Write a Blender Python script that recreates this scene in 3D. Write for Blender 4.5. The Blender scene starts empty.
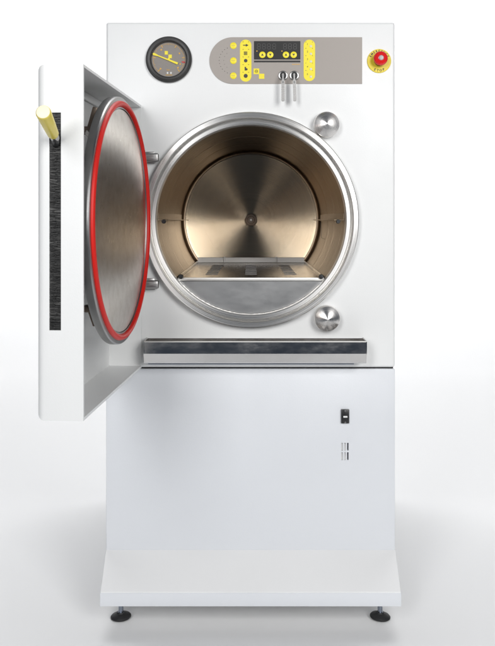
import bpy, bmesh, math, random
from mathutils import Vector, Matrix
random.seed(7)
PI = math.pi
S = 0.0022            # metres per unit; the unit is 1/290 of the cabinet's width
H0 = 398.0            # height of the chamber axis above the floor, in units
DCAM = 860.0          # camera to cabinet front, in units
sc = bpy.context.scene
COL = sc.collection

# ------------------------------------------------------------------ helpers
def W(x, y, z):       # units (origin: chamber axis on the front plane) -> metres
    return Vector((x * S, y * S, (z + H0) * S))

def finish(me, m, angle=35):
    for p in me.polygons: p.use_smooth = True
    me.set_sharp_from_angle(angle=math.radians(angle))
    if m: me.materials.append(m)

def obj(name, bm, m, parent=None, loc=(0, 0, 0), local=False, angle=35):
    """one mesh object; bm in units relative to loc (units)"""
    bmesh.ops.recalc_face_normals(bm, faces=bm.faces)
    bmesh.ops.scale(bm, vec=(S, S, S), verts=bm.verts)
    me = bpy.data.meshes.new(name); bm.to_mesh(me); bm.free()
    finish(me, m, angle)
    o = bpy.data.objects.new(name, me); COL.objects.link(o)
    o.location = Vector(loc) * S if local else W(*loc)
    if parent: o.parent = parent
    return o

def BM(): return bmesh.new()

def box(bm, x0, x1, y0, y1, z0, z1, bev=0, seg=2):
    M = Matrix.Translation(((x0+x1)/2, (y0+y1)/2, (z0+z1)/2)) @ Matrix.Diagonal((x1-x0, y1-y0, z1-z0, 1))
    r = bmesh.ops.create_cube(bm, size=1, matrix=M)
    if bev:
        es = list({e for v in r['verts'] for e in v.link_edges})
        bmesh.ops.bevel(bm, geom=es, offset=bev, segments=seg, profile=0.5, affect='EDGES')

def lathe(bm, prof, n=96, closed=False, c=(0, 0, 0), M=None):
    """prof: (r, y) pairs turned about the Y axis"""
    rings = []
    for r, y in prof:
        if r <= 1e-6:
            rings.append([bm.verts.new((c[0], c[1] + y, c[2]))])
        else:
            rings.append([bm.verts.new((c[0] + r*math.cos(2*PI*k/n), c[1] + y, c[2] + r*math.sin(2*PI*k/n))) for k in range(n)])
    pairs = list(zip(rings, rings[1:]))
    if closed: pairs.append((rings[-1], rings[0]))
    for a, b in pairs:
        for k in range(n):
            k2 = (k + 1) % n
            if len(a) == 1 and len(b) == 1: continue
            if len(a) == 1: bm.faces.new((a[0], b[k2], b[k]))
            elif len(b) == 1: bm.faces.new((a[k], a[k2], b[0]))
            else: bm.faces.new((a[k], a[k2], b[k2], b[k]))
    if M is not None:
        bmesh.ops.transform(bm, matrix=M, verts=[v for rg in rings for v in rg])

def torus(bm, R, r, y=0, n=128, m=14, a0=0, a1=2*PI, wob=0):
    full = abs(a1 - a0 - 2*PI) < 1e-6
    cnt = n if full else n + 1
    rings = []
    for k in range(cnt):
        a = a0 + (a1 - a0) * k / n
        rr = r * (1 + wob * (random.random() - .5))
        rings.append([bm.verts.new(((R + rr*math.cos(b)) * math.cos(a), y + rr*math.sin(b), (R + rr*math.cos(b)) * math.sin(a)))
                      for b in [2*PI*j/m for j in range(m)]])
    for k in range(n):
        A = rings[k]; B = rings[(k + 1) % cnt]
        for j in range(m):
            j2 = (j + 1) % m
            bm.faces.new((A[j], A[j2], B[j2], B[j]))
    if not full:
        bm.faces.new(rings[0]); bm.faces.new(rings[-1])

def tube(bm, pts, r, m=10):
    pts = [Vector(p) for p in pts]
    rings = []
    for i, p in enumerate(pts):
        d = (pts[min(i+1, len(pts)-1)] - pts[max(i-1, 0)]).normalized()
        a = d.cross(Vector((0, 0, 1)))
        if a.length < 1e-3: a = d.cross(Vector((1, 0, 0)))
        a.normalize(); b = d.cross(a)
        rr = r[i] if isinstance(r, (list, tuple)) else r
        rings.append([bm.verts.new(p + a*rr*math.cos(2*PI*j/m) + b*rr*math.sin(2*PI*j/m)) for j in range(m)])
    for A, B in zip(rings, rings[1:]):
        for j in range(m):
            bm.faces.new((A[j], A[(j+1) % m], B[(j+1) % m], B[j]))
    bm.faces.new(rings[0]); bm.faces.new(rings[-1])

def plate(bm, pts, y0, y1):
    """closed outline of (x, z) given the thickness y0..y1"""
    a = [bm.verts.new((x, y0, z)) for x, z in pts]
    b = [bm.verts.new((x, y1, z)) for x, z in pts]
    n = len(pts)
    bm.faces.new(a); bm.faces.new(b[::-1])
    for k in range(n): bm.faces.new((a[k], a[(k+1) % n], b[(k+1) % n], b[k]))

def disc(bm, x, z, r, y0, y1, n=28):
    plate(bm, [(x + r*math.cos(2*PI*k/n), z + r*math.sin(2*PI*k/n)) for k in range(n)], y0, y1)

def pill(bm, x0, x1, z0, z1, y0, y1, n=14):
    r = (x1 - x0) / 2; cx = (x0 + x1) / 2
    pts = [(cx + r*math.cos(PI*k/n), z1 - r + r*math.sin(PI*k/n)) for k in range(n+1)]
    pts += [(cx + r*math.cos(PI + PI*k/n), z0 + r + r*math.sin(PI + PI*k/n)) for k in range(n+1)]
    plate(bm, pts, y0, y1)

def text(bm, s, x, z, size, y, depth=.1, rot=0, align='CENTER', bold=0):
    cu = bpy.data.curves.new('lettering', 'FONT'); cu.body = s; cu.size = size
    cu.align_x = align; cu.align_y = 'CENTER'; cu.extrude = depth; cu.offset = bold; cu.resolution_u = 3
    t = bpy.data.objects.new('lettering', cu); COL.objects.link(t)
    bpy.context.view_layer.update()
    me = bpy.data.meshes.new_from_object(t.evaluated_get(bpy.context.evaluated_depsgraph_get()))
    bpy.data.objects.remove(t); bpy.data.curves.remove(cu)
    M = Matrix.Translation((x, y, z)) @ Matrix.Rotation(-rot, 4, 'Y') @ Matrix.Rotation(PI/2, 4, 'X')
    me.transform(M); bm.from_mesh(me); bpy.data.meshes.remove(me)

def cut(o, cutters):
    """boolean difference, baked into the mesh"""
    ms = []
    for bm in cutters:
        bmesh.ops.recalc_face_normals(bm, faces=bm.faces)
        bmesh.ops.scale(bm, vec=(S, S, S), verts=bm.verts)
        me = bpy.data.meshes.new('cutter'); bm.to_mesh(me); bm.free()
        c = bpy.data.objects.new('cutter', me); COL.objects.link(c)
        c.matrix_world = o.matrix_basis
        md = o.modifiers.new('cut', 'BOOLEAN'); md.operation = 'DIFFERENCE'; md.solver = 'EXACT'; md.object = c
        ms.append(c)
    bpy.context.view_layer.update()
    me = bpy.data.meshes.new_from_object(o.evaluated_get(bpy.context.evaluated_depsgraph_get()))
    o.modifiers.clear()
    old = o.data; nm = old.name; mats = list(old.materials)
    o.data = me; bpy.data.meshes.remove(old); me.name = nm
    me.materials.clear()
    for m in mats: me.materials.append(m)
    for p in me.polygons: p.use_smooth = True; p.material_index = 0
    me.set_sharp_from_angle(angle=math.radians(30))
    for c in ms:
        d = c.data; bpy.data.objects.remove(c); bpy.data.meshes.remove(d)

def tag(o, label, cat=None, group=None):
    o['label'] = label
    if cat: o['category'] = cat
    if group: o['group'] = group

# ---------------------------------------------------------------- materials
def mat(name, col, rough=.5, metal=0, **kw):
    m = bpy.data.materials.new(name); m.use_nodes = True
    b = m.node_tree.nodes['Principled BSDF']
    b.inputs['Base Color'].default_value = (*col, 1)
    b.inputs['Roughness'].default_value = rough
    b.inputs['Metallic'].default_value = metal
    for k, v in kw.items(): b.inputs[k.replace('_', ' ')].default_value = v
    return m

def N(m, t, **kw):
    n = m.node_tree.nodes.new(t)
    for k, v in kw.items(): setattr(n, k, v)
    return n

def paint(name, col, rough=.38):
    """powder coat: fine orange peel, faint smudges in the gloss"""
    m = mat(name, col, rough); L = m.node_tree.links.new; b = m.node_tree.nodes['Principled BSDF']
    tc = N(m, 'ShaderNodeTexCoord')
    n1 = N(m, 'ShaderNodeTexNoise'); n1.inputs['Scale'].default_value = 420; n1.inputs['Detail'].default_value = 3
    bp = N(m, 'ShaderNodeBump'); bp.inputs['Strength'].default_value = .22; bp.inputs['Distance'].default_value = .0006
    L(tc.outputs['Object'], n1.inputs['Vector']); L(n1.outputs['Fac'], bp.inputs['Height']); L(bp.outputs['Normal'], b.inputs['Normal'])
    n2 = N(m, 'ShaderNodeTexNoise'); n2.inputs['Scale'].default_value = 6; n2.inputs['Detail'].default_value = 6
    mr = N(m, 'ShaderNodeMapRange'); mr.inputs[1].default_value = .3; mr.inputs[2].default_value = .7
    mr.inputs[3].default_value = rough - .06; mr.inputs[4].default_value = rough + .08
    L(tc.outputs['Object'], n2.inputs['Vector']); L(n2.outputs['Fac'], mr.inputs[0]); L(mr.outputs[0], b.inputs['Roughness'])
    return m

def steel(name, col, rough, grain=None, aniso=0, spin=False, grain_amt=.12, bump=.0, stain=0, stain_col=(.3, .22, .14), stain_scale=7):
    """brushed or turned steel; grain = scale of the streaks on x, y, z (object space), spin = turned about local Y"""
    m = mat(name, col, rough, 1.0); nt = m.node_tree; L = nt.links.new; b = nt.nodes['Principled BSDF']
    tc = N(m, 'ShaderNodeTexCoord')
    b.inputs['Anisotropic'].default_value = aniso
    vec = tc.outputs['Object']
    if spin:
        sp = N(m, 'ShaderNodeSeparateXYZ'); L(vec, sp.inputs[0])
        ng = N(m, 'ShaderNodeMath', operation='MULTIPLY'); ng.inputs[1].default_value = -1; L(sp.outputs['Z'], ng.inputs[0])
        cb = N(m, 'ShaderNodeCombineXYZ'); L(ng.outputs[0], cb.inputs['X']); L(sp.outputs['X'], cb.inputs['Z'])
        vt = N(m, 'ShaderNodeVectorTransform', vector_type='NORMAL', convert_from='OBJECT', convert_to='WORLD'); L(cb.outputs[0], vt.inputs[0])
        ge = N(m, 'ShaderNodeNewGeometry')
        nm = N(m, 'ShaderNodeVectorMath', operation='CROSS_PRODUCT'); L(vt.outputs[0], nm.inputs[0]); L(ge.outputs['Normal'], nm.inputs[1])
        L(nm.outputs[0], b.inputs['Tangent'])
        # polar coordinates for the turning marks
        fl = N(m, 'ShaderNodeCombineXYZ'); L(sp.outputs['X'], fl.inputs['X']); L(sp.outputs['Z'], fl.inputs['Y'])
        ln = N(m, 'ShaderNodeVectorMath', operation='LENGTH'); L(fl.outputs[0], ln.inputs[0])
        at = N(m, 'ShaderNodeMath', operation='ARCTAN2'); L(sp.outputs['Z'], at.inputs[0]); L(sp.outputs['X'], at.inputs[1])
        pc = N(m, 'ShaderNodeCombineXYZ'); L(ln.outputs['Value'], pc.inputs['X']); L(sp.outputs['Y'], pc.inputs['Z'])
        aa = N(m, 'ShaderNodeMath', operation='MULTIPLY'); aa.inputs[1].default_value = .012; L(at.outputs[0], aa.inputs[0]); L(aa.outputs[0], pc.inputs['Y'])
        gv = pc.outputs[0]
    else:
        gv = vec
    if grain:
        mp = N(m, 'ShaderNodeMapping'); mp.inputs['Scale'].default_value = grain; L(gv, mp.inputs['Vector'])
        nz = N(m, 'ShaderNodeTexNoise'); nz.inputs['Scale'].default_value = 1; nz.inputs['Detail'].default_value = 5; nz.inputs['Roughness'].default_value = .65
        L(mp.outputs[0], nz.inputs['Vector'])
        mr = N(m, 'ShaderNodeMapRange'); mr.inputs[1].default_value = .25; mr.inputs[2].default_value = .75
        mr.inputs[3].default_value = max(.03, rough - grain_amt); mr.inputs[4].default_value = rough + grain_amt
        L(nz.outputs['Fac'], mr.inputs[0]); L(mr.outputs[0], b.inputs['Roughness'])
        if bump:
            bp = N(m, 'ShaderNodeBump'); bp.inputs['Strength'].default_value = bump; bp.inputs['Distance'].default_value = .0005
            L(nz.outputs['Fac'], bp.inputs['Height']); L(bp.outputs['Normal'], b.inputs['Normal'])
    if stain:
        n2 = N(m, 'ShaderNodeTexNoise'); n2.inputs['Scale'].default_value = stain_scale; n2.inputs['Detail'].default_value = 8; n2.inputs['Roughness'].default_value = .6
        L(vec, n2.inputs['Vector'])
        m2 = N(m, 'ShaderNodeMapRange'); m2.inputs[1].default_value = .42; m2.inputs[2].default_value = .75; m2.inputs[4].default_value = stain
        L(n2.outputs['Fac'], m2.inputs[0])
        mx = N(m, 'ShaderNodeMix', data_type='RGBA'); mx.inputs[6].default_value = (*col, 1); mx.inputs[7].default_value = (*stain_col, 1)
        L(m2.outputs[0], mx.inputs[0]); L(mx.outputs[2], b.inputs['Base Color'])
    return m

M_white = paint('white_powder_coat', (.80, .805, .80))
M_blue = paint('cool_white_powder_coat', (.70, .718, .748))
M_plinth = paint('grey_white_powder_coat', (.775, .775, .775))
M_gap = mat('dark_gap', (.02, .02, .02), .8)
M_chamber = steel('turned_chamber_steel', (.285, .218, .155), .32, (30, 30, 420), .6, True, .10, .15, .8, (.27, .20, .135))
M_back = steel('spun_end_plate_steel', (.53, .435, .315), .24, (700, 30, 1), .94, True, .035, .03, .6, (.42, .32, .21))
M_flange = steel('machined_flange_steel', (.80, .785, .76), .32, (900, 60, 300), .8, True, .10, .10)
M_stud = steel('turned_stud_steel', (.80, .78, .76), .30, (1200, 60, 300), .88, True, .07, .1)
M_lid = steel('satin_lid_steel', (.60, .575, .54), .34, (420, 160, 90), .0, False, .10, .18, .5, (.40, .36, .31), 45)
M_lidrim = steel('dull_lid_edge_steel', (.37, .367, .365), .36, (200, 30, 200), .3, True, .08, .1)
M_baffle = steel('dull_baffle_steel', (.36, .36, .36), .36, (14, 60, 34), 0, False, .05, 0, .3, (.27, .275, .285), 10)
M_shelf = steel('shelf_steel', (.33, .292, .25), .20, (400, 14, 14), .0, False, .08, .08)
M_tray = steel('drip_tray_steel', (.70, .69, .68), .16, (22, 60, 46), .0, False, .10, .2, .35, (.54, .52, .50), 16)
M_edge = steel('satin_edge_steel', (.62, .61, .59), .50, (40, 90, 900), 0, False, .08, 0)
M_weld = steel('weld_bead_steel', (.66, .64, .61), .38, (260, 260, 260), 0, False, .12, .5)
M_hinge = steel('hinge_steel', (.42, .41, .40), .35, (90, 90, 300), 0, False, .1, .2)
M_bracket = steel('browned_bracket_steel', (.20, .16, .13), .45, (90, 90, 90), 0, False, .1, .2)
M_key = steel('nickel_key_metal', (.46, .45, .44), .28, (40, 40, 900), 0, False, .05, 0)
M_stem = steel('zinc_stem_steel', (.33, .36, .42), .35, (60, 60, 900), 0, False, .1, .2)
M_black = mat('black_plastic', (.018, .018, .019), .32)
M_bezel = mat('black_gauge_bezel', (.028, .027, .026), .40)
M_rubber = mat('black_rubber', (.010, .010, .011), .55)
M_red = mat('red_silicone_gasket', (.62, .016, .011), .42, Specular_IOR_Level=.3)
M_redbtn = mat('glossy_red_plastic', (.74, .02, .02), .14)
M_yel = mat('yellow_print', (.90, .76, .02), .42)
M_yelstop = mat('yellow_stop_plate', (.84, .66, .03), .4)
M_yeldim = mat('darker_yellow_print', (.70, .58, .05), .42)
M_orange = mat('orange_print', (.72, .40, .05), .45)
M_taupe = mat('taupe_panel_film', (.355, .318, .288), .42)
M_dial = mat('taupe_dial', (.255, .232, .212), .5)
M_disp = mat('smoked_display_window', (.040, .039, .038), .22)
M_seg = mat('unlit_segments', (.085, .082, .078), .3)
M_ink = mat('dark_ink', (.03, .028, .026), .5)
M_led = mat('pale_lamp_lens', (.78, .78, .66), .2)
M_pale = mat('pale_print', (.75, .75, .74), .5)
M_redink = mat('red_print', (.60, .04, .04), .5)
M_chrome = mat('chrome', (.75, .75, .75), .12, 1)
M_collar = mat('dark_nickel_collar', (.30, .295, .29), .30, 1)
M_rod = mat('varnished_yellow_handle', (.84, .69, .12), .36)
M_cream = mat('cream_handle_end', (.95, .88, .64), .5)
M_bristle = bpy.data.materials.new('black_bristles'); M_bristle.use_nodes = True
_b = M_bristle.node_tree.nodes['Principled BSDF']; _b.inputs['Roughness'].default_value = .55
_a = N(M_bristle, 'ShaderNodeAttribute', attribute_name='tone'); _r = N(M_bristle, 'ShaderNodeValToRGB')
_r.color_ramp.elements[0].color = (.006, .006, .006, 1); _r.color_ramp.elements[1].color = (.15, .147, .142, 1)
M_bristle.node_tree.links.new(_a.outputs['Fac'], _r.inputs[0]); M_bristle.node_tree.links.new(_r.outputs[0], _b.inputs['Base Color'])
def backdrop_mat():
    m = mat('white_paper_sweep', (.80, .80, .80), .75); L = m.node_tree.links.new; b = m.node_tree.nodes['Principled BSDF']
    b.inputs['Specular IOR Level'].default_value = .2
    return m
M_paper = backdrop_mat()

# ------------------------------------------------------------------ setting
bm = BM()
prof = [(-.95, 0)] + [(3.0, 0)]
R = 1.2
prof += [(3.0 + R*math.sin(a), R - R*math.cos(a)) for a in [PI/2*k/16 for k in range(1, 17)]] + [(4.2, 8.0)]
va = [bm.verts.new((-6, y, z)) for y, z in prof]; vb = [bm.verts.new((6, y, z)) for y, z in prof]
for k in range(len(prof)-1): bm.faces.new((va[k], vb[k], vb[k+1], va[k+1]))
me = bpy.data.meshes.new('backdrop'); bm.to_mesh(me); bm.free(); finish(me, M_paper, 60)
bd = bpy.data.objects.new('backdrop', me); COL.objects.link(bd); bd['kind'] = 'structure'
tag(bd, 'seamless white paper sweep curving up behind the machine')

# ---------------------------------------------------------------- autoclave
root = bpy.data.objects.new('autoclave', None); COL.objects.link(root); root.empty_display_size = .2
tag(root, 'white floor standing autoclave with its round chamber door swung open to the left', 'autoclave')
CD = 400.0     # cabinet depth

# upper cabinet, pocketed for the chamber
bm = BM(); box(bm, -145, 144, 0, CD, -147.4, 198, 2.6, 4)
upper = obj('upper_cabinet', bm, M_white, root)
c1 = BM(); lathe(c1, [(0, -20), (104, -20), (104, 345), (0, 345)], 160)
cut(upper, [c1])
upper.location = W(0, 0, 0)
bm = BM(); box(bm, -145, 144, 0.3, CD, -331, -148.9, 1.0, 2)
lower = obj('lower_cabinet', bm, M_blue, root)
bm = BM(); box(bm, -143, 142.5, 3, CD-4, -150, -146.5)
o = obj('seam_gasket', bm, M_gap, lower); o.location = (0, 0, 0)
# plinth with sloping front
bm = BM()
pr = [(0.2, -330), (-31.5, -359), (-31.5, -372), (CD, -372), (CD, -330)]
pr[1] = (-31.1, -358.8); pr[2] = (-31.1, -371.8)
A = [bm.verts.new((-145.3, y, z)) for y, z in pr]; B = [bm.verts.new((144.6, y, z)) for y, z in pr]
bm.faces.new(A); bm.faces.new(B[::-1])
for k in range(5): bm.faces.new((A[k], B[k], B[(k+1) % 5], A[(k+1) % 5]))
es = [e for e in bm.edges if min(v.co.y for v in e.verts) < -30]
bmesh.ops.bevel(bm, geom=es, offset=.7, segments=3, profile=.5, affect='EDGES')
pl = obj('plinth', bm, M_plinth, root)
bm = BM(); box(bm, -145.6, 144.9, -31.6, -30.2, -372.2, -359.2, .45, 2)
o = obj('plinth_face_shade', bm, M_blue, pl); o.location = (0, 0, 0)  # strip added over the one-piece plinth; front face's darker shade put into colour
# feet
for i, (x, y, tilt) in enumerate(((-130, 0, -.05), (129, 0, .07), (-130, 370, 0), (129, 370, 0))):
    bm = BM()
    tube(bm, [(0, 0, 4), (0, 0, 27)], 2.1, 16)
    for k in range(14): tube(bm, [(0, 0, 8 + k*1.3), (0, 0, 8.6 + k*1.3)], 2.5, 16)
    tube(bm, [(0, 0, 4.2), (0, 0, 6.6)], 3.6, 6)
    f = obj('foot', bm, M_stem, root, (x, y, -H0))
    bm = BM()
    MX = Matrix.Rotation(tilt, 4, 'Y') @ Matrix.Rotation(PI/2, 4, 'X')
    lathe(bm, [(0, 0), (9.3, 0), (10.2, .8), (10.2, 1.9), (9.2, 3.0), (4.2, 4.8), (3.6, 6.0), (0, 6.0)], 40, M=MX)
    p = obj('foot_pad', bm, M_rubber, f, (0, 0, .55 if tilt else 0), local=True)

# ------------------------------------------------------------------ chamber
bm = BM()
CL = 322.0
pf = [(95, 2), (95.0, 60), (95.0, 61), (95, 200), (95, CL-5)]
pf += [(90 + 5*math.cos(a), CL-5 + 5*math.sin(a)) for a in [PI/2*k/8 for k in range(1, 9)]]
outer = [(90, CL + 3), (97, CL + 3), (97.5, 8), (97.5, 2)]
lathe(bm, pf + outer, 160, closed=True)
chamber = obj('chamber', bm, M_chamber, root)
bm = BM()
lathe(bm, [(0, CL+1.5), (20, CL+1.3), (50, CL+.6), (86, CL-1.6), (89.6, CL-2.2), (89.6, CL+2.6), (0, CL+2.6)], 128)
obj('end_plate', bm, M_back, chamber, (0, 0, 0), local=True)
bm = BM()
lathe(bm, [(2.2, CL-1), (2.2, CL-8), (4.4, CL-8), (5.0, CL-7), (5.0, CL-3.5), (7.6, CL-3.2), (8.2, CL-2.4), (8.2, CL+.9), (2.2, CL+.9)], 40, closed=True)
obj('port_fitting', bm, M_bracket, chamber, local=True)
bm = BM(); lathe(bm, [(0, CL-9.5), (1.5, CL-9.5), (2.1, CL-8.9), (2.1, CL-1.5), (0, CL-1.5)], 24)
obj('port_nozzle', bm, M_weld, chamber, local=True)
# flange: outer ring, groove, stepped inner ring
bm = BM()
lathe(bm, [(94.6, 8), (94.6, -4.6), (95.2, -5.4), (98.6, -5.6), (99.2, -5.0), (99.3, -1.0), (100.9, -1.0), (101.2, -8.6), (101.9, -9.4), (106.0, -9.4), (107.0, -8.4), (107.3, -5), (107.3, -.05), (104.5, -.05), (104.3, 3)], 192, closed=True)
obj('flange', bm, M_flange, chamber, local=True, angle=25)
# seams round the chamber wall
for y, w in ((118, .22), (205, .2)):
    bm = BM(); torus(bm, 95.0, w, y, 160, 8)
    obj('wall_seam', bm, M_chamber, chamber, local=True)
# baffle across the bottom of the mouth and its weld
bm = BM()
zb = -61.7; rb = 94.9
a0 = math.asin(zb/rb)
pts = [(rb*math.cos(a), rb*math.sin(a)) for a in [PI - a0 + (PI + 2*a0)*k/60 for k in range(61)]]
plate(bm, pts, 3.0, 6.0)
obj('baffle_plate', bm, M_baffle, chamber, local=True)
bm = BM()
torus(bm, 94.5, .95, 2.6, 110, 8, PI - a0 + .06, 2*PI + a0 - .06, wob=.5)
obj('weld_bead', bm, M_weld, chamber, local=True, angle=60)
# runner rails at mid height with dark screws
for s in (-1, 1):
    bm = BM()
    box(bm, min(s*94.5, s*84), max(s*94.5, s*84), 10, 300, -.6, .6, .2, 1)
    box(bm, min(s*94.6, s*93.4), max(s*94.6, s*93.4), 10, 300, .3, 7, .2, 1)
    obj('runner_rail', bm, M_chamber, chamber, local=True)
    bm = BM()
    lathe(bm, [(0, -3), (1.9, -3), (2.2, -2.4), (2.2, 1), (0, 1)], 14, c=(s*88, 9, -1.6))
    box(bm, min(s*91, s*86), max(s*91, s*86), 8, 13, -1.2, -.7)
    obj('rail_screw', bm, M_black, chamber, local=True)
# thin temperature probe wire at the right wall
bm = BM()
tube(bm, [(92, 210, -24), (89, 226, -22.5), (88.5, 232, -2)], .3, 8)
obj('probe_wire', bm, M_bracket, chamber, local=True)

# -------------------------------------------------------------------- studs
for (px, py) in ((76.3, 96.2), (76.8, -99.4)):
    k = DCAM / (DCAM - 15)
    bm = BM()
    lathe(bm, [(r_*1.09, y_) for r_, y_ in ((0, -17), (.8, -16.9), (5, -15.3), (9.3, -12.6), (11.2, -10.6), (11.75, -8.4), (11.75, -1.2), (11.2, -.5), (11.2, .3), (0, .3))], 72)
    obj('locking_stud', bm, M_stud, root, (px/k, 0, py/k), angle=25)

# -------------------------------------------------------------------- hinge
for z in (62, -64):
    bm = BM()
    box(bm, -112, -91.5, -10, -3.2, z-4.2, z+4.2, 1.6, 3)
    box(bm, -111, -96, -3.2, .2, z-6, z+6, .8, 2)
    tube(bm, [(-108, -8.5, z-7), (-108, -8.5, z+7)], 3.4, 20)
    obj('hinge', bm, M_hinge, root)

# --------------------------------------------------------------------- door
DW, DT = 228.0, 35.0
ZT, ZB = 114.0, -147.0
bm = BM(); box(bm, 0, DW, -DT, 0, ZB, ZT)
es = [e for e in bm.edges if all(v.co.y < -1 for v in e.verts)]
es += [e for e in bm.edges if abs(e.verts[0].co.y - e.verts[1].co.y) > 5]
bmesh.ops.bevel(bm, geom=[e for e in es if abs(e.verts[0].co.y - e.verts[1].co.y) < 1], offset=6, segments=6, profile=.5, affect='EDGES')
door = obj('door', bm, M_white, root, (-109, -4, 0))
door.rotation_euler = (0, 0, math.radians(-93.4))
c1 = BM(); box(c1, 2.2, DW-2.2, -DT+3, 10, ZB+2.2, ZT-2.2, 0)
# brush slot in the free edge
kx = DCAM / (DCAM - DW)
SZ1, SZ0 = (220-113)/kx, (220-330)/kx
c2 = BM(); box(c2, DW-8, DW+5, -25.3, -16.6, SZ0, SZ1)
cut(door, [c1, c2])
door['label'] = 'deep white tray door standing open with a steel lid inside'
# shallow stiffening lip inside the tray
bm = BM()
box(bm, 6, DW-6, -DT+2.8, -DT+6, ZT-9, ZT-2.0, 1.2, 3)
obj('stiffener', bm, M_white, door, local=True)
# bristles: two rows meeting in the slot
bm = BM()
ly = bm.faces.layers.float.new('tone')
def strand(x, y0, y1, z, dz, h, t):
    v = [bm.verts.new(c) for c in ((x, y0, z-h), (x, y1, z+dz-h*.5), (x, y1, z+dz+h*.5), (x, y0, z+h),
                                   (x-1.0, y0, z-h), (x-1.0, y1, z+dz-h*.5), (x-1.0, y1, z+dz+h*.5), (x-1.0, y0, z+h))]
    for q in ((0,1,2,3), (7,6,5,4), (0,4,5,1), (3,2,6,7), (1,5,6,2)):
        f = bm.faces.new([v[i] for i in q]); f[ly] = t
z = SZ0 + .1
while z < SZ1 - .2:
    for (y0, y1) in ((-25.2, -20.2), (-16.7, -21.6)):
        e = y1 + random.uniform(-1.6, 1.6)
        strand(DW - 1.2 + random.uniform(-.7, .5), y0, e, z + random.uniform(-.15, .15), random.uniform(-.9, .7), random.uniform(.12, .3), (random.random()**5.0) * (.35 + .65*(.5 + .5*math.sin(z*.21 + 2*math.sin(z*.07)))) )
    z += .34
for q in ((DW-3.4, -26, -16, SZ0-1, SZ1+1),):
    v = [bm.verts.new(c) for c in ((q[0], q[1], q[3]), (q[0], q[2], q[3]), (q[0], q[2], q[4]), (q[0], q[1], q[4]))]
    f = bm.faces.new(v); f[ly] = 0
    v2 = [bm.verts.new((c.co.x - 1, c.co.y, c.co.z)) for c in v]
    f = bm.faces.new(v2[::-1]); f[ly] = 0
bs = obj('slot_brush', bm, M_bristle, door, local=True)
# handle: grip, ferrule and lever in the slot
th = math.radians(-93.4)
def door_local(x, y, z):     # units, world axes -> door axes
    dx, dy = x + 109, y + 4
    c, s_ = math.cos(-th), math.sin(-th)
    return Vector((c*dx - s_*dy, s_*dx + c*dy, z))
def ray(px, py, y):
    k = DCAM / (DCAM + y)
    return Vector(((px-251)/k, y, (220-py)/k))
hb = door_local(*ray(54.5, 137, -DW - 8)); he = door_local(*ray(43, 112, -DW - 52))
d = (he - hb)
bm = BM(); tube(bm, [hb + d*t for t in (.10, .14, .5, .96, .985, 1)], [3.6, 4.1, 4.7, 5.25, 5.1, 4.7], 32)
obj('handle_grip', bm, M_rod, door, local=True)
bm = BM(); tube(bm, [he - d*.004, he + d*.004, he + d*.010], [4.75, 4.6, 4.2], 32)
obj('grip_end', bm, M_cream, door, local=True)
bm = BM(); tube(bm, [hb - d*.05, hb + d*.05, hb + d*.11], [3.2, 3.3, 3.0], 24)
obj('handle_ferrule', bm, M_key, door, local=True)
bm = BM(); tube(bm, [hb - d*.42 + Vector((0, 0, -3)), hb - d*.12 + Vector((0, 0, -2)), hb - d*.03], [3.0, 3.0, 2.8], 16)
obj('handle_lever', bm, M_black, door, local=True)
# lid with gasket
UC = 117.0; LY = 3.8
lidc = (UC, LY, -.5)
bm = BM()
lathe(bm, [(0, -6.5), (70, -6.5), (103, -5.6), (105, -4.8), (105.4, -3.8), (105.4, 1.2), (104.6, 2.2), (102, 2.6), (95.5, 2.6), (95.2, 1.0), (0, 1.0)], 160)
lid = obj('lid', bm, M_lidrim, door, lidc, local=True, angle=25)
bm = BM(); lathe(bm, [(0, 1.1), (60, 1.25), (94.8, 1.1), (94.8, 1.9), (88, 2.15), (40, 2.3), (0, 2.3)], 160)
obj('lid_face', bm, M_lid, door, lidc, local=True)
bm = BM(); torus(bm, 99.3, 2.7, 2.6, 160, 16)
gk = obj('gasket', bm, M_red, door, lidc, local=True)
for o in (lid, gk, bpy.data.objects['lid_face']): o.rotation_euler = (0, 0, math.radians(-1.8))     # the lid floats a little on its hinge
# lid clamps behind the rim, with pins
for (pa, pb) in (((90.5, 131), (97.0, 108)), ((91.5, 309), (97.0, 325))):
    A_, B_ = (door_local(*ray(*q_, -168)) for q_ in (pa, pb))
    dd = (B_ - A_).normalized(); sx_ = Vector((1, 0, 0)); ny_ = dd.cross(sx_).normalized()
    bm = BM(); box(bm, -6, 6, -2.1, 2.1, -(B_-A_).length/2, (B_-A_).length/2, .7, 2)
    M = Matrix((( sx_.x, ny_.x, dd.x, 0), (sx_.y, ny_.y, dd.y, 0), (sx_.z, ny_.z, dd.z, 0), (0, 0, 0, 1)))
    bmesh.ops.transform(bm, matrix=Matrix.Translation((A_ + B_)/2) @ M, verts=bm.verts)
    obj('lid_clamp', bm, M_bracket, door, local=True)
    c_ = A_ if pa[1] < 200 else A_
    bm = BM(); tube(bm, [(c_.x - 4, -DT+2.9, c_.z), (c_.x, c_.y + 3, c_.z)], 3.0, 16); box(bm, c_.x-6, c_.x+7, c_.y-6, c_.y+2, c_.z-2, c_.z+3, .8, 2)
    obj('clamp_arm', bm, M_bracket, door, local=True)
p_ = door_local(*ray(87, 133.5, -176)); q_ = door_local(*ray(93, 133, -172))
bm = BM(); tube(bm, [p_, q_, q_ + (q_ - p_).normalized()*1.0], [2.6, 2.6, 1.8], 16)
obj('clamp_pin', bm, M_key, door, local=True)
bm = BM()
tube(bm, [(UC, -DT+2.6, 0), (UC, LY-9.8, 0)], 26, 40)
box(bm, UC-92, UC+92, -DT+2.8, LY-11, -14, 14, 2, 2)
obj('lid_mount', bm, M_hinge, door, local=True)

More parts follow.
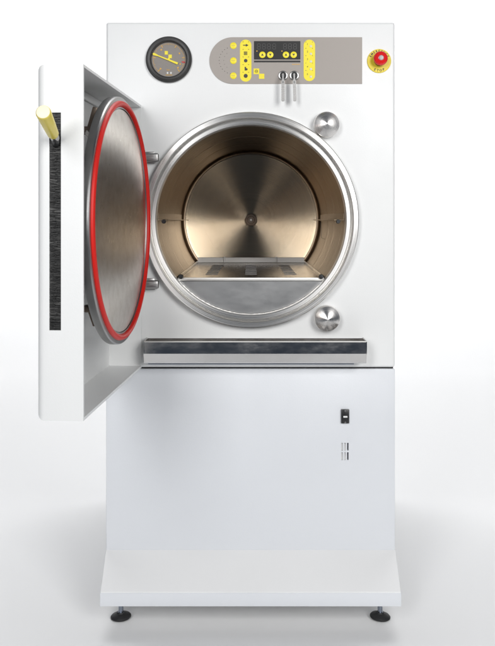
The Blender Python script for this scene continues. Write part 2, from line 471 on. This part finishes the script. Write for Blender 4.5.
# ---------------------------------------------------------------- drip tray
bm = BM()
x0, x1 = -103.2, 111.4
F = -27.0
def sheet(bm, pts_x0, pts_x1):
    for k in range(len(pts_x0)-1):
        bm.faces.new((pts_x0[k], pts_x1[k], pts_x1[k+1], pts_x0[k+1]))
prf = [(-.6, -118), (-.6, -137), (-2, -139), (-22, -139.6), (-23.2, -138.4), (F, -129.6), (F, -118.6), (F+1.2, -118.0), (F+1.2, -129.3), (-22.4, -137.6), (-21.0, -138.6), (-2.6, -137.6), (-1.8, -136.6), (-1.8, -118)]
A = [bm.verts.new((x0, y, z)) for y, z in prf]; B = [bm.verts.new((x1, y, z)) for y, z in prf]
n = len(prf)
for k in range(n): bm.faces.new((A[k], B[k], B[(k+1) % n], A[(k+1) % n]))
bm.faces.new(A); bm.faces.new(B[::-1])
tray = obj('drip_tray', bm, M_tray, root, angle=20)
for xa in (x0 - .9, x1):
    bm = BM()
    out = [(-.6, -118), (-2, -139), (-22, -139.6), (-23.4, -138.4), (F-.4, -129.6), (F-.4, -118.0)]
    a = [bm.verts.new((xa, y, z)) for y, z in out]; b = [bm.verts.new((xa + .9, y, z)) for y, z in out]
    bm.faces.new(a); bm.faces.new(b[::-1])
    for k in range(6): bm.faces.new((a[k], a[(k+1) % 6], b[(k+1) % 6], b[k]))
    o = obj('end_cap', bm, M_tray, tray, (0, 0, 0)); o.location = (0, 0, 0)
bm = BM()
tube(bm, [(x0 - .5, -1.2, -118), (x0 - .5, F + .6, -118), (x1 + .5, F + .6, -118), (x1 + .5, -1.2, -118)], .75, 8)
o = obj('rolled_rim', bm, M_edge, tray); o.location = (0, 0, 0)
bm = BM(); box(bm, x0 + 1, x1 - 9, -6, -.3, -143.5, -139.8, .4, 1)
o = obj('under_tray_shade', bm, M_stem, tray); o.location = (0, 0, 0)  # bluish strip stands in for the shadow and reflection beneath the tray

# ------------------------------------------------------------ pressure gauge
def PX(px, py): return px - 251, 220 - py
gx, gz = PX(169, 60)
bm = BM()
lathe(bm, [(17.2, -2), (17.6, -4.6), (18.6, -5.6), (20.6, -6.0), (21.6, -5.0), (22.0, -4.0), (22.8, -3.4), (23.0, -2.4), (23.0, 0.3), (17.2, .3)], 96, closed=True)
gauge = obj('pressure_gauge', bm, M_bezel, root, (gx, 0, gz), angle=30)
bm = BM(); lathe(bm, [(0, -1.6), (18, -1.6), (18, .2), (0, .2)], 72)
obj('dial', bm, M_dial, gauge, local=True)
bm = BM()
def tick(bm, ang, r0, r1, w, y0=-1.95, y1=-1.55):
    c, s_ = math.cos(ang), math.sin(ang)
    plate(bm, [(r0*c - w*s_, r0*s_ + w*c), (r1*c - w*s_, r1*s_ + w*c), (r1*c + w*s_, r1*s_ - w*c), (r0*c + w*s_, r0*s_ - w*c)], y0, y1)
for k in range(51):
    a = math.radians(228 - 276*k/50)
    maj = k % 10 == 0
    tick(bm, a, 13.2 if maj else (14.3 if k % 5 == 0 else 14.9), 16.2, .34 if maj else .16)
for a, w in ((228, .9), (128, .9), (30, .8), (-42, .9), (-22, .6)):
    tick(bm, math.radians(a), 11.6, 12.9, w)
text(bm, 'bar', -.4, -10.2, 2.6, -1.7, .12)
for k in range(9): box(bm, -3 + k*.72, -3 + k*.72 + .42, -1.95, -1.6, -15.8, -15.0)
obj('dial_scale', bm, M_orange, gauge, local=True)
bm = BM()
box(bm, -2.0, -.6, -1.95, -1.6, -14.4, -12.4); box(bm, 1.4, 2.9, -1.95, -1.6, -14.4, -12.4)
obj('dial_numerals', bm, M_pale, gauge, local=True)
bm = BM()
box(bm, -4.1, -.9, -1.98, -1.6, 4.9, 8.5); box(bm, -.4, 3.0, -1.98, -1.6, 1.3, 4.9)
obj('dial_emblem', bm, M_yel, gauge, local=True)
bm = BM(); tick(bm, math.radians(-10), 13.2, 16.6, .7)
obj('red_mark', bm, M_redink, gauge, local=True)
bm = BM()
p0 = Vector((-16.0, 0, 5.8)); p1 = Vector((9.0, 0, -4.2)); dv = (p1 - p0).normalized(); nv = Vector((-dv.z, 0, dv.x))
def q(t, w): v = p0.lerp(p1, t) + nv*w; return (v.x, v.z)
plate(bm, [q(0, .2), q(.03, 1.3), q(.16, .9), q(.2, .55), q(.64, .75), q(1, 1.05), q(1, -1.05), q(.64, -.75), q(.2, -.55), q(.16, -.9), q(.03, -1.3), q(0, -.2)], -3.0, -2.5)
disc(bm, 0, 0, 1.2, -3.4, -1.5)
obj('needle', bm, M_yel, gauge, local=True)

M_glass = bpy.data.materials.new('gauge_glass'); M_glass.use_nodes = True
_nt = M_glass.node_tree; _nt.nodes.remove(_nt.nodes['Principled BSDF'])
_t = N(M_glass, 'ShaderNodeBsdfTransparent'); _g = N(M_glass, 'ShaderNodeBsdfGlossy'); _g.inputs['Roughness'].default_value = .03
_f = N(M_glass, 'ShaderNodeFresnel'); _f.inputs['IOR'].default_value = 1.5; _x = N(M_glass, 'ShaderNodeMixShader')
_nt.links.new(_f.outputs[0], _x.inputs[0]); _nt.links.new(_t.outputs[0], _x.inputs[1]); _nt.links.new(_g.outputs[0], _x.inputs[2])
_nt.links.new(_x.outputs[0], _nt.nodes['Material Output'].inputs['Surface'])
bm = BM(); lathe(bm, [(0, -4.0), (17.5, -4.0), (17.5, -3.6), (0, -3.6)], 64)
obj('gauge_glass', bm, M_glass, gauge, local=True)

# ------------------------------------------------------------- control panel
cx0, cz1 = PX(209.5, 37.5); cx1, cz0 = PX(362, 84)
r = (cz1 - cz0)/2; zc = (cz1 + cz0)/2
bm = BM()
pts = [(cx0 + r + r*math.cos(a), zc + r*math.sin(a)) for a in [PI/2 + PI*k/40 for k in range(41)]] + [(cx1, cz0), (cx1, cz1)]
plate(bm, pts, -.9, .1)
cp = obj('control_panel', bm, M_taupe, root)
cpl = lambda name, bm, m: setattr(obj(name, bm, m, cp), 'location', (0, 0, 0))
# arrangement: y -0.9 film; prints at -1.0 .. -1.2
bm = BM()
for k in range(13):
    a = math.radians(100 + 160*k/12); disc(bm, cx0 + r + 13.5*math.cos(a), zc + 13.5*math.sin(a), .34, -1.1, -.85, 8)
for k in range(5):
    a = math.radians(130 + 100*k/4); disc(bm, cx0 + r + 9*math.cos(a), zc + 9*math.sin(a), .26, -1.1, -.85, 8)
cpl('dot_print', bm, M_ink)
for py in (46, 61, 76):
    x, z = PX(233.4, py)
    bm = BM(); lathe(bm, [(0, -1.55), (2.7, -1.5), (3.3, -1.2), (3.3, -.85), (0, -.85)], 32, c=(x, 0, z)); cpl('round_button', bm, M_yel)
    bm = BM(); box(bm, x-2, x+2, -1.7, -1.5, z-.38, z+.38); cpl('button_print', bm, M_yeldim)
bm = BM(); xa, za = PX(240, 82); xb, zb_ = PX(251.4, 40); pill(bm, xa, xb, za, zb_, -1.1, -.85); cpl('indicator_strip', bm, M_yel)
bm = BM()
xm = (xa + xb)/2
z = 220-45.6; box(bm, xm-2.6, xm+.6, -1.3, -1.08, z-.4, z+.4); plate(bm, [(xm+.2, z-1.4), (xm+2.8, z), (xm+.2, z+1.4)], -1.3, -1.08)
z = 220-53.6
for i in range(3): box(bm, xm-1.5 + i*1.1, xm-1.5 + i*1.1 + .5, -1.3, -1.08, z-1.8, z+1.8)
for i in range(3): box(bm, xm-1.9, xm+1.7, -1.3, -1.20, z-1.5 + i*1.2, z-1.1 + i*1.2)
disc(bm, xm, 220-61, 1.75, -1.3, -1.08)
z = 220-69; box(bm, xm-1, xm+.4, -1.3, -1.08, z-1.8, z+1.8); disc(bm, xm+.8, z-.6, 1.1, -1.31, -1.08)
disc(bm, xm, 220-76.2, 2.0, -1.3, -1.08)
for py in (42.2, 49.7, 57.2, 65, 72.6):
    for s in (-2.6, 2.9):
        box(bm, xm+s-.5, xm+s+.5, -1.25, -1.08, 220-py-.2, 220-py+.2)
cpl('strip_symbols', bm, M_ink)
bm = BM(); x, z = PX(254, 59.8); xr, zt = PX(300.3, 41.5); box(bm, x, xr, -1.5, -.85, z, zt, .25, 1); cpl('display', bm, M_disp)
bm = BM(); box(bm, x, xr, -1.2, -.85, 220-62.6, 220-61.0); cpl('display_bar', bm, M_disp)
bm = BM()
def seg8(bm, x, z, w, h, t=.42):
    y0, y1 = -1.62, -1.48
    for zz in (z, z + h/2, z + h): box(bm, x + .3, x + w - .3, y0, y1, zz - t/2, zz + t/2)
    for xx in (x, x + w):
        for zz in (z, z + h/2): box(bm, xx - t/2, xx + t/2, y0, y1, zz + .3, zz + h/2 - .3)
for xx in (257.4, 262.4, 267.4, 272.6): seg8(bm, xx-251, 220-49.6, 3.0, 5.4)
for xx in (283.4, 288.4, 293.4): seg8(bm, xx-251, 220-49.6, 3.0, 5.4)
cpl('digit_segments', bm, M_seg)
for px, up in ((262.4, 1), (270.2, 0), (285.9, 1), (293.6, 0)):
    x, z = PX(px, 55.2)
    bm = BM(); lathe(bm, [(0, -1.95), (2.7, -1.9), (3.2, -1.65), (3.2, -1.4), (0, -1.4)], 28, c=(x, 0, z)); cpl('arrow_button', bm, M_yel)
    bm = BM(); s = 1 if up else -1
    plate(bm, [(x-1.3, z-.9*s), (x+1.3, z-.9*s), (x, z+1.2*s)], -2.1, -1.88); cpl('arrow_print', bm, M_ink)
bm = BM()
x, z = PX(256.9, 51.5); disc(bm, x, z, .6, -1.65, -1.45, 10); cpl('unit_mark', bm, M_orange); bm = BM()
x, z = PX(281.9, 51.5); disc(bm, x, z, .6, -1.65, -1.45, 10); cpl('unit_mark', bm, M_orange); bm = BM()
for k in range(8): box(bm, 292-251 + k*1.0, 292-251 + k*1.0 + .62, -1.05, -.85, 220-65.1, 220-64.2)
cpl('orange_print', bm, M_orange)
bm = BM(); x, z = PX(253.6, 74.4); box(bm, x, x+5.6, -1.1, -.85, z, z+5.6); box(bm, x+5.3, x+10.7, -1.12, -.85, z-4.7, z+.4); cpl('yellow_emblem', bm, M_yel)
bm = BM(); torus(bm, 1.35, .22, 0, 20, 6); bmesh.ops.translate(bm, vec=(x+2.8, -1.15, z+2.8), verts=bm.verts); box(bm, x+2.2, x+3.5, -1.3, -1.08, z+2.5, z+3.1); cpl('emblem_symbol', bm, M_ink)
bm = BM(); xa, za = PX(303.6, 81.4); xb, zb_ = PX(315, 40); pill(bm, xa, xb, za, zb_, -1.1, -.85); cpl('lamp_strip', bm, M_yel)
for i in range(5):
    z = 220 - 46.6 - i*7.6
    bm = BM(); lathe(bm, [(0, -1.9), (.8, -1.75), (1.25, -1.3), (1.25, -1.05), (0, -1.05)], 20, c=(xa+7.2, 0, z)); cpl('stage_lamp', bm, M_led)
bm = BM()
for i in range(5):
    text(bm, str(i+1), xa+3.8, 220-44.6-i*7.5, 2.5, -1.2, .1)
    for s in (2.2, 8.8): box(bm, xa+s-.45, xa+s+.45, -1.25, -1.08, 220-48.6-i*7.4-.18 if i < 4 else 220-42.6, 220-48.6-i*7.4+.18 if i < 4 else 220-42.25)
cpl('strip_numbers', bm, M_ink)
# key switches
KX = ((283.0, 76), (294.2, 76))
for px, py in KX:
    x, z = PX(px, py)
    bm = BM(); lathe(bm, [(2.9, -2.2), (3.3, -2.7), (4.5, -2.4), (4.9, -1.6), (4.9, -.85), (2.9, -.85)], 40, c=(x, 0, z), closed=True); cpl('switch_collar', bm, M_collar)
    bm = BM(); lathe(bm, [(0, -2.4), (2.6, -2.4), (2.95, -2.0), (2.95, -.85), (0, -.85)], 32, c=(x, 0, z)); cpl('key_barrel', bm, M_black)

# the two keys (removable, so things of their own)
def key_mesh():
    bm = BM()
    box(bm, -.45, .45, -9, 0, -1.5, 1.5, .1, 1)          # blade, pushed into the barrel
    # bow: long flat tag hanging below the barrel, with a hole and rounded end
    w = 1.75
    pts = [(.7*math.cos(a), 1.8 + .7*math.sin(a)) for a in [PI*k/10 for k in range(11)]]
    pts += [(-.75, -3.4), (-w*.9, -4.6), (-w*.9, -10), (-w*.95, -24), (-w*.6, -25.2), (w*.6, -25.2), (w*.95, -24), (w*.9, -10), (w*.9, -4.6), (.75, -3.4)]
    plate(bm, pts, -10.2, -9.0)
    return bm
k1 = None
for i, (px, py) in enumerate(KX):
    x, z = PX(px, py)
    kk = DCAM/(DCAM-12)
    if k1 is None:
        k1 = obj('key', key_mesh(), M_key, None, (x/kk, -2.3, z/kk)); o = k1
        bm = BM(); torus(bm, .7, .25, 0, 20, 8); obj('key_rivet', bm, M_hinge, o, (0, -10.3, -6.4), local=True)
        tag(o, 'silver key hanging from the left key switch, the one next to the yellow squares', 'key', 'keys in the control panel switches')
    else:
        o = k1.copy(); COL.objects.link(o); o.location = W(x/kk, -2.3, z/kk); o.rotation_euler = (0, math.radians(-1.5), 0)
        for ch in k1.children:
            c = ch.copy(); COL.objects.link(c); c.parent = o
        tag(o, 'silver key hanging from the right key switch, the one beside the yellow numbered strip', 'key', 'keys in the control panel switches')

# ----------------------------------------------------------- emergency stop
ex, ez = PX(379, 61.2)
bm = BM(); lathe(bm, [(0, -1.4), (11.4, -1.4), (11.9, -1.0), (11.9, .2), (0, .2)], 64)
es_ = obj('emergency_stop', bm, M_yelstop, root, (ex, 0, ez))
bm = BM()
def arc_text(s, r, a_mid, size, flip=False, step=.27):
    n = len(s)
    for i, ch in enumerate(s):
        off = (i - (n-1)/2) * step
        a = a_mid + off if flip else a_mid - off
        text(bm, ch, r*math.cos(a), r*math.sin(a), size, -1.5, .1, rot=(a - PI/2) if not flip else (a + PI/2), bold=.09)
arc_text('EMERGENCY', 9.75, PI/2, 3.0)
obj('top_lettering', bm, M_ink, es_, local=True); bm = BM()
arc_text('STOP', 9.75, -PI/2, 3.2, True, .31)
obj('bottom_lettering', bm, M_ink, es_, local=True)
bm = BM(); lathe(bm, [(0, -8), (5.2, -8), (5.2, -1.3), (0, -1.3)], 40); obj('button_neck', bm, M_black, es_, local=True)
bm = BM()
lathe(bm, [(0, -13.2), (2.6, -13.2), (3.2, -12.8), (5.4, -12.2), (6.6, -11.0), (7.0, -9.6), (7.0, -8.2), (6.2, -7.2), (0, -7.2)], 56)
obj('push_button', bm, M_redbtn, es_, (.3, 0, 1.0), local=True)
bm = BM()
lathe(bm, [(0, -14.0), (1.8, -13.9), (2.5, -13.3), (2.5, -13.0), (0, -13.0)], 32)
obj('button_glint', bm, mat('grey_glint', (.42, .41, .40), .3), es_, (.3, 0, 1.0), local=True)  # grey disc added as the pale reflection on the red button

# ------------------------------------------------------ port and vent (lower)
x, z = PX(345, 416)
bm = BM(); box(bm, -4, 4, -2.2, .5, -7, 7, .5, 2)
pt = obj('service_port', bm, M_black, root, (x, 0, z))
bm = BM(); box(bm, -1.9, 2.2, -2.5, -2.1, -1.1, .6, .1, 1); obj('port_label', bm, M_pale, pt, local=True)
for zz in (5.4, -5.8):
    bm = BM(); lathe(bm, [(0, -2.7), (.8, -2.6), (1.1, -2.15), (0, -2.15)], 16); obj('port_screw', bm, M_key, pt, (0, 0, zz), local=True)
x, z = PX(345, 451.5)
cs = BM()
for xx in (-2.9, 0, 2.9):
    for zz in (-4.7, 4.7):
        box(cs, x+xx-.75, x+xx+.75, -3, 2.6 if xx < 2 else 9, z+zz-3.9, z+zz+3.9)
cut(lower, [cs])
bm = BM()
for xx in (-2.9, 0, 2.9):
    for zz in (-4.7, 4.7):
        pp = [(1.9, 3.6), (.5, -3.6), (2.3, -3.6), (2.4, 3.6)]
        a = [bm.verts.new((xx-.7, y+.1, zz+q_)) for y, q_ in pp]; b = [bm.verts.new((xx+.7, y+.1, zz+q_)) for y, q_ in pp]
        if xx < 2:
            bm.faces.new(a); bm.faces.new(b[::-1])
            for k in range(4): bm.faces.new((a[k], a[(k+1) % 4], b[(k+1) % 4], b[k]))
        else:
            for v in a + b: bm.verts.remove(v)
obj('vent_louvre', bm, mat('grey_louvre_metal', (.55, .55, .54), .5), root, (x, 0, z))

# ---------------------------------------------------------------- the shelf
bm = BM()
box(bm, -72.5, 72.5, 8, 306, -.5, .5, .15, 1)
for xx in (-42, 0, 42):                    # the pressed-up edge behind each slot
    for k in range(7): box(bm, xx-6.5, xx+6.5, 61 + k*29, 62.4 + k*29, .3, 1.3, .3, 1)
shelf = obj('chamber_shelf', bm, M_shelf, None, (0, 0, -58.6))
tag(shelf, 'slotted stainless steel shelf lying inside the round chamber above the grey baffle', 'shelf')
cs = BM()
for xx in (-42, 0, 42):
    for k in range(7):
        y = 54 + k*29
        box(cs, xx-6.5, xx+6.5, y, y+6.5, -3, 3)
cut(shelf, [cs])
shelf.data.materials.append(M_hinge)
for p in shelf.data.polygons:
    if p.center.z > .6*S and 50*S < p.center.y < 300*S: p.material_index = 1
bm = BM(); box(bm, -73.5, 73.5, 5.0, 7.8, -2.9, .6, .4, 2); obj('front_edge', bm, M_edge, shelf, local=True)
bm = BM()
box(bm, -72, 72, 303.6, 305.6, .7, 8, .3, 1)
for xx in (-36, 34): box(bm, xx-1, xx+1, 301.5, 303.4, .8, 9, .2, 1)
obj('rear_lip', bm, M_edge, shelf, local=True)
for s in (-1, 1):
    bm = BM(); box(bm, min(s*72.6, s*71.4), max(s*72.6, s*71.4), 8.2, 303, .6, 3.4, .3, 1); obj('side_lip', bm, M_shelf, shelf, local=True)
    bm = BM(); lathe(bm, [(0, 2.2), (2.0, 2.4), (2.4, 3.2), (2.4, 8), (0, 8)], 14, c=(s*70.5, 0, 1.6)); obj('edge_bolt', bm, M_black, shelf, local=True)

# ------------------------------------------------------------ light and view
w = bpy.data.worlds.new('World'); sc.world = w; w.use_nodes = True
w.node_tree.nodes['Background'].inputs[0].default_value = (.62, .76, 1.0, 1)
w.node_tree.nodes['Background'].inputs[1].default_value = .07
def area(name, loc, target, sx, sy, power, col=(1, 1, 1)):
    l = bpy.data.lights.new(name, 'AREA'); l.shape = 'RECTANGLE'; l.size = sx; l.size_y = sy; l.energy = power; l.color = col
    o = bpy.data.objects.new(name, l); COL.objects.link(o); o.location = loc
    o.rotation_euler = (Vector(target) - Vector(loc)).to_track_quat('-Z', 'Y').to_euler()
    return o
area('key_softbox', (1.3, -2.8, 1.65), (0, 0, .85), 1.1, 1.5, 61, (1, .995, .985))
area('fill_softbox', (-1.0, -2.85, 1.65), (0, 0, .85), .75, 1.5, 40, (1, 1, 1))
area('floor_softbox', (0, 2.9, 6.0), (0, 3.0, 0), 7.0, 1.6, 295)
wl = area('wall_softbox', (0, .9, 4.8), (0, 4.2, 2.0), 7.0, 1.2, 62); wl.data.spread = math.radians(50)

cam = bpy.data.cameras.new('camera'); co = bpy.data.objects.new('camera', cam); COL.objects.link(co)
co.location = W(0, -DCAM, 0); co.rotation_euler = (PI/2, 0, 0)
cam.sensor_fit = 'HORIZONTAL'; cam.sensor_width = 36; cam.lens = 36 * DCAM / 495
cam.shift_x = -(251 - 247.5)/495; cam.shift_y = -(323 - 220)/495
cam.clip_end = 100; cam.clip_start = .05
sc.camera = co
vs = sc.view_settings; vs.view_transform = 'Standard'; vs.look = 'None'; vs.exposure = 0; vs.gamma = 1; vs.use_curve_mapping = False
sc.cycles.max_bounces = 14; sc.cycles.glossy_bounces = 10; sc.cycles.diffuse_bounces = 6
